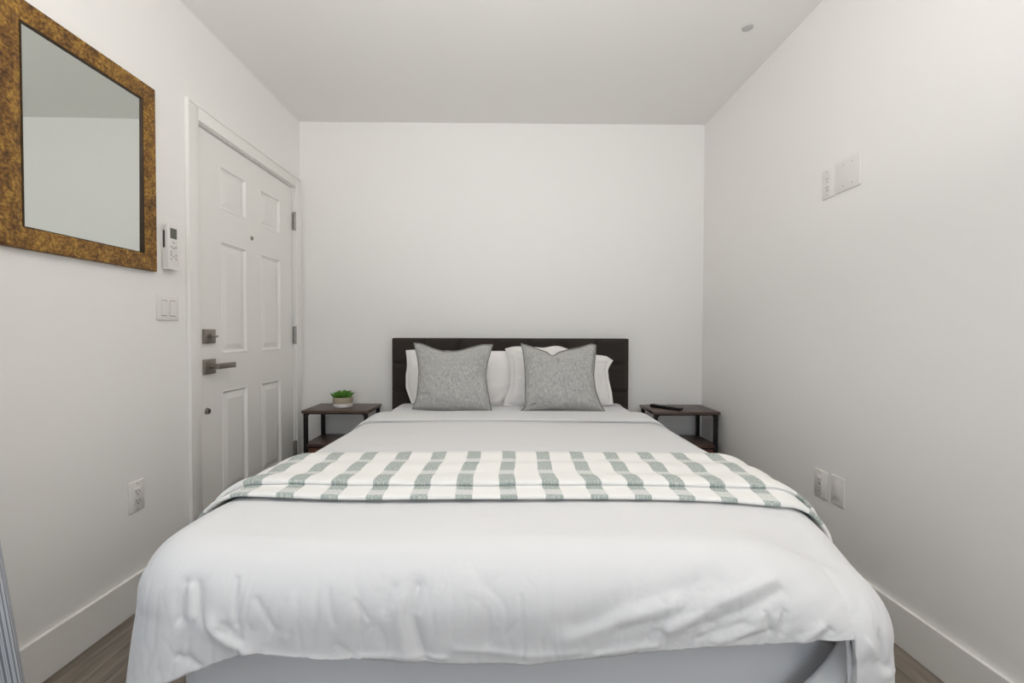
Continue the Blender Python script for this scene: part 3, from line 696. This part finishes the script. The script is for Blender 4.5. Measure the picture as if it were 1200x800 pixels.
# ---------------------------------------------------------------- pillows
def pillow(name, label, cat, grp, m, top, bot, left, right, ymid, thick, lean, flange, edge_m=None, seed=0, creases=()):
    def cur(P, key):
        P = sorted(P, key=lambda p: p[key]); a = [p[key] for p in P]; b = [p[1-key] for p in P]; return a, b
    tx, tz = cur(top, 0); bx_, bz = cur(bot, 0); lz, lx = cur(left, 1); rz, rx = cur(right, 1)
    def smooth(a, b, q, key_lo, key_hi):
        f = key_lo + (key_hi-key_lo)*q
        return sum(float(np.interp(f+o_*(key_hi-key_lo), a, b))*w_ for o_, w_ in ((-.035, .25), (0, .5), (.035, .25))) if 0.06 < q < .94 else float(np.interp(f, a, b))
    def T(u): return Vector((tx[0]+(tx[-1]-tx[0])*u, 0, smooth(tx, tz, u, tx[0], tx[-1])))
    def Bm(u): return Vector((bx_[0]+(bx_[-1]-bx_[0])*u, 0, smooth(bx_, bz, u, bx_[0], bx_[-1])))
    def L(v): return Vector((smooth(lz, lx, v, lz[0], lz[-1]), 0, lz[0]+(lz[-1]-lz[0])*v))
    def Rr(v): return Vector((smooth(rz, rx, v, rz[0], rz[-1]), 0, rz[0]+(rz[-1]-rz[0])*v))
    N = 56; zb = min(p[1] for p in bot)
    c00, c10, c01, c11 = Bm(0), Bm(1), T(0), T(1)
    def P(u, v):
        a = Bm(u)*(1-v)+T(u)*v; b = L(v)*(1-u)+Rr(v)*u; c = c00*(1-u)*(1-v)+c10*u*(1-v)+c01*(1-u)*v+c11*u*v
        return a+b-c
    xs = [.5-.5*math.cos(math.pi*i/N)*(.6) - .5*(1-2*i/N)*.4 for i in range(N+1)]
    vs, fs = [], []; idx = {}
    for side in (-1, 1):
        for j in range(N+1):
            for i in range(N+1):
                brd = i in (0, N) or j in (0, N)
                if side == 1 and brd: idx[(1, i, j)] = idx[(-1, i, j)]; continue
                u, v = xs[i], xs[j]; p = P(u, v)
                a, b = abs(2*u-1), abs(2*v-1)
                fa = max(0, (1-a-flange)/(1-flange)) if a < 1 else 0; fb_ = max(0, (1-b-flange)/(1-flange)) if b < 1 else 0
                g = (1-(1-fa)**2.6)**.5*(1-(1-fb_)**2.6)**.5
                y = side*thick/2*g*(1+.10*(.5-v))
                wr = .004*noise.noise((u*5+seed, v*5, side)) + .0022*noise.noise((u*14+seed, v*9, side*2))
                for (cu, cv, du, dv_, wd, am) in creases:
                    dm = seg_d(u, v, (cu, cv), (cu+du, cv+dv_)); wr += am*math.exp(-(dm/wd)**2)
                y += side*wr*min(1, 6*min(1-a, 1-b)+.15)
                y += (p.z-zb)*lean + .006*noise.noise((u*3+seed, v*3, 11))*(1-g)
                idx[(side, i, j)] = len(vs); vs.append((p.x, ymid+y, p.z))
    for side in (-1, 1):
        for j in range(N):
            for i in range(N):
                f = (idx[(side, i, j)], idx[(side, i+1, j)], idx[(side, i+1, j+1)], idx[(side, i, j+1)])
                fs.append(f if side < 0 else f[::-1])
    xc = (bx_[0]+bx_[-1])/2
    r = thing(name, (xc, ymid, zb), label, cat, grp)
    cov = mk('cover', vs, fs, m, r, True, 180)
    ring = [idx[(-1, i, 0)] for i in range(N)] + [idx[(-1, N, j)] for j in range(N)] + [idx[(-1, N-i, N)] for i in range(N)] + [idx[(-1, 0, N-j)] for j in range(N)]
    if edge_m: tube('piping', edge_m, r, [vs[q] for q in ring], .0032, True, 6)
    else: tube('seam', m, r, [vs[q] for q in ring], .0022, True, 6)
    return r
G1, G2 = 'grey scatter cushions on the bed', 'white sleeping pillows against the headboard'
pillow('scatter_cushion', 'grey linen cushion with gently dipped top, the one nearer the plant', 'cushion', G1, LINEN,
       [(-0.557, 1.015), (-0.514, 1.012), (-0.449, 0.985), (-0.389, 0.968), (-0.354, 0.964), (-0.284, 0.97), (-0.214, 0.991), (-0.149, 1.007), (-0.088, 1.006)],
       [(-0.559, 0.628), (-0.474, 0.622), (-0.374, 0.618), (-0.273, 0.616), (-0.173, 0.616), (-0.092, 0.612)],
       [(-0.559, 0.628), (-0.534, 0.693), (-0.527, 0.774), (-0.524, 0.849), (-0.534, 0.925), (-0.547, 0.975), (-0.557, 1.015)],
       [(-0.092, 0.612), (-0.098, 0.644), (-0.118, 0.745), (-0.128, 0.825), (-0.118, 0.901), (-0.103, 0.956), (-0.088, 1.006)],
       2.600, .115, .10, .035, PIPING, 1, [(.55, .0, .01, .13, .018, -.010), (.06, .22, .12, .04, .02, -.008), (.93, .8, -.05, -.06, .02, -.008), (.97, .5, -.06, .02, .018, -.006)])
pillow('scatter_cushion', 'grey linen cushion with a chopped V-notch in its top edge', 'cushion', G1, LINEN,
       [(0.082, 1.014), (0.153, 0.992), (0.218, 0.969), (0.248, 0.958), (0.268, 0.930), (0.294, 0.957), (0.354, 0.977), (0.43, 0.99), (0.5, 1.013), (0.53, 1.005)],
       [(0.074, 0.610), (0.154, 0.616), (0.255, 0.619), (0.356, 0.619), (0.482, 0.616), (0.578, 0.616)],
       [(0.074, 0.610), (0.109, 0.640), (0.106, 0.7), (0.108, 0.8), (0.103, 0.886), (0.093, 0.966), (0.082, 1.014)],
       [(0.578, 0.616), (0.553, 0.655), (0.522, 0.746), (0.514, 0.827), (0.521, 0.902), (0.528, 0.968), (0.53, 1.005)],
       2.600, .115, .10, .035, PIPING, 5, [(.42, 1, .05, -.14, .022, -.016), (.52, .0, .0, .12, .018, -.010), (.06, .07, .08, .05, .02, -.008), (.57, 0, .02, .08, .012, -.006)])
pillow('bed_pillow', 'white pillow behind the cushion nearer the plant', 'pillow', G2, PCASE,
       [(-0.663, 0.96), (-0.57, 0.966), (-0.407, 0.957), (-0.243, 0.955), (-0.107, 0.956), (-0.009, 0.957), (0.050, 0.940)],
       [(-0.62, 0.620), (-0.407, 0.613), (-0.243, 0.612), (-0.03, 0.611)],
       [(-0.62, 0.620), (-0.658, 0.72), (-0.66, 0.802), (-0.652, 0.856), (-0.658, 0.922), (-0.663, 0.96)],
       [(-0.03, 0.611), (0.020, 0.645), (0.050, 0.721), (0.058, 0.803), (0.058, 0.885), (0.050, 0.940)],
       2.865, .15, .10, .045, None, 9, [(.95, .35, -.1, -.25, .03, -.008)])
pillow('bed_pillow', 'white pillow with crumpled corners behind the V-notched cushion', 'pillow', G2, PCASE,
       [(-0.014, 0.974), (0.04, 0.988), (0.137, 0.988), (0.235, 0.978), (0.289, 0.990), (0.327, 0.995), (0.376, 0.978), (0.463, 0.948), (0.572, 0.934), (0.637, 0.93), (0.683, 0.9)],
       [(-0.025, 0.611), (0.139, 0.612), (0.356, 0.612), (0.574, 0.613), (0.68, 0.620)],
       [(-0.025, 0.611), (-.010, 0.660), (0.018, 0.725), (0.024, 0.806), (0.022, 0.887), (0.000, 0.947), (-0.014, 0.974)],
       [(0.68, 0.620), (0.671, 0.699), (0.654, 0.78), (0.648, 0.84), (0.664, 0.873), (0.683, 0.9)],
       2.825, .15, .10, .05, None, 14, [(.03, .95, .10, -.10, .02, -.010), (.06, .9, .02, -.4, .02, -.006), (.97, .88, -.10, -.03, .02, -.012), (.93, .6, -.05, -.4, .02, -.006)])

# ---------------------------------------------------------------- nightstands
def nightstand(x0, x1, y0, y1, label, inner):
    r = thing('nightstand', ((x0+x1)/2, (y0+y1)/2, 0), label, 'nightstand', 'nightstands either side of the bed')
    box('tabletop', WOOD, r, x0-.010, x1+.010, y0-.008, y1, .567, .585, .002)
    L = .022
    for x in (x0, x1-L):
        for y in (y0, y1-L): box('leg', IRON, r, x, x+L, y, y+L, 0, .567, .0015)
    for z, zh in ((.561, .006), (.3485, .008), (.06, .018)):
        for q in ((x0+L, x1-L, y0+.002, y0+L-.002), (x0+L, x1-L, y1-L+.002, y1-.002), (x0+.002, x0+L-.002, y0+L, y1-L), (x1-L+.002, x1-.002, y0+L, y1-L)):
            box('rail', IRON, r, *q, z, z+zh)
    for x, s in ((x0+L, 1), (x1-L, -1)):      # small corner braces under the top
        mk('corner_brace', [(x, y0+.006, .561), (x+s*.014, y0+.006, .561), (x, y0+.006, .547), (x, y0+.016, .561), (x+s*.014, y0+.016, .561), (x, y0+.016, .547)],
           [(0, 1, 2), (3, 5, 4), (0, 3, 4, 1), (1, 4, 5, 2), (2, 5, 3, 0)], IRON, r, False)
    box('shelf', WOOD, r, x0+.002, x1-.002, y0+.001, y1-.001, .3565, .374, .0015)
    dr = box('drawer', DRAWER, r, x0+L+.003, x1-L-.003, y0+.006, y1-L-.002, .150, .347, .0015)
    box('drawer_pull', IRON, dr, (x0+x1)/2-.04, (x0+x1)/2+.04, y0-.010, y0+.006, .250, .258, .001)
    return r
nightstand(-1.283, -.882, 2.785, 3.068, 'dark wood and black iron nightstand holding the potted succulent', 1)
nightstand(.925, 1.327, 2.755, 3.040, 'dark wood and black iron nightstand holding the television remote', -1)

# potted succulent
PX, PY, PZ = -1.088, 2.93, .585
pot = thing('potted_succulent', (PX, PY, PZ), 'small green succulent in a round beige and white pot on nightstand', 'plant')
lathe('pot', CERAM, pot, (PX, PY, PZ), [(.054, 0), (.060, .003), (.062, .010), (.062, .0245), (.0615, .026)], 48)
p2 = lathe('pot_band', STONE, pot, (PX, PY, PZ), [(.0615, .0262), (.0625, .028), (.0625, .062), (.061, .066), (.056, .066), (.055, .058)], 48)
lathe('soil', SOIL, pot, (PX, PY, PZ), [(.0548, .052), (.0548, .059), (.02, .062)], 32)
def leaf_mesh():
    vs, fs = [], []; N, K = 8, 8
    for j in range(N+1):
        t = j/N; w_ = .0175*(math.sin(math.pi*min(1, .18+.82*t))**.7)*(1 if t < .75 else max(.06, 1-((t-.75)/.25)**1.5)); th = .0045*math.sin(math.pi*min(1, .2+.8*t))+.0006
        c = (0, .052*t, .016*t*t)
        for k in range(K):
            q = 2*math.pi*k/K; vs.append((w_*math.cos(q), c[1], c[2]+th*math.sin(q)+.004*abs(math.cos(q))*t))
    for j in range(N):
        for k in range(K): fs.append((j*K+k, j*K+(k+1) % K, (j+1)*K+(k+1) % K, (j+1)*K+k))
    fs.append(tuple(range(K))); fs.append(tuple(N*K+k for k in range(K)))
    me = bpy.data.meshes.new('leaf'); me.from_pydata(vs, [], fs); me.materials.append(LEAF)
    for p in me.polygons: p.use_smooth = True
    bm = bmesh.new(); bm.from_mesh(me); bmesh.ops.recalc_face_normals(bm, faces=bm.faces); bm.to_mesh(me); bm.free()
    return me
lm_ = leaf_mesh()
def leaf(cx, cy, cz, az, tilt, sc):
    o = bpy.data.objects.new('leaf', lm_); COL.objects.link(o); o.parent = pot
    o.rotation_euler = (tilt, 0, az); o.scale = (sc, sc, sc); o.location = (cx, cy, cz)
for (cx, cy, cz, s) in ((0, -.002, .064, 1.35), (-.032, -.016, .062, 1.1), (.033, -.014, .062, 1.1), (-.022, .026, .064, 1.1), (.024, .026, .064, 1.1)):
    for ringn, tl, sc in ((6, .22, 1.0), (5, .75, .85), (3, 1.15, .65)):
        a0 = random.random()*6
        for k in range(ringn): leaf(cx, cy, cz, a0+2*math.pi*k/ringn+random.uniform(-.1, .1), tl+random.uniform(-.1, .1), s*sc*random.uniform(.80, .92))

# television remote on the right nightstand
T0, T1 = Vector((.972, 2.965, .5855)), Vector((1.112, 2.800, .5855))
tv = thing('remote_control', (T0+T1)/2, 'slim black television remote lying on the nightstand', 'remote')
dirv = (T1-T0); Ln = dirv.length; ang = math.atan2(dirv.y, dirv.x)
bm = bmesh.new(); add_box(bm, -Ln/2, Ln/2, -.022, .022, 0, .017, .004, 3)
body = from_bm('body', bm, PLASTIC_D, None); body.parent = tv; body.location = (0, 0, 0); body.rotation_euler = (0, 0, ang)
for i in range(6):
    for j in (-.011, 0, .011):
        bm = bmesh.new(); add_box(bm, -.09+.028*i-.007, -.09+.028*i+.007, j-.004, j+.004, .0168, .0182, .0005, 1)
        kx = from_bm('button', bm, SCREEN, None); kx.parent = tv; kx.rotation_euler = (0, 0, ang); kx.location = (0, 0, 0)
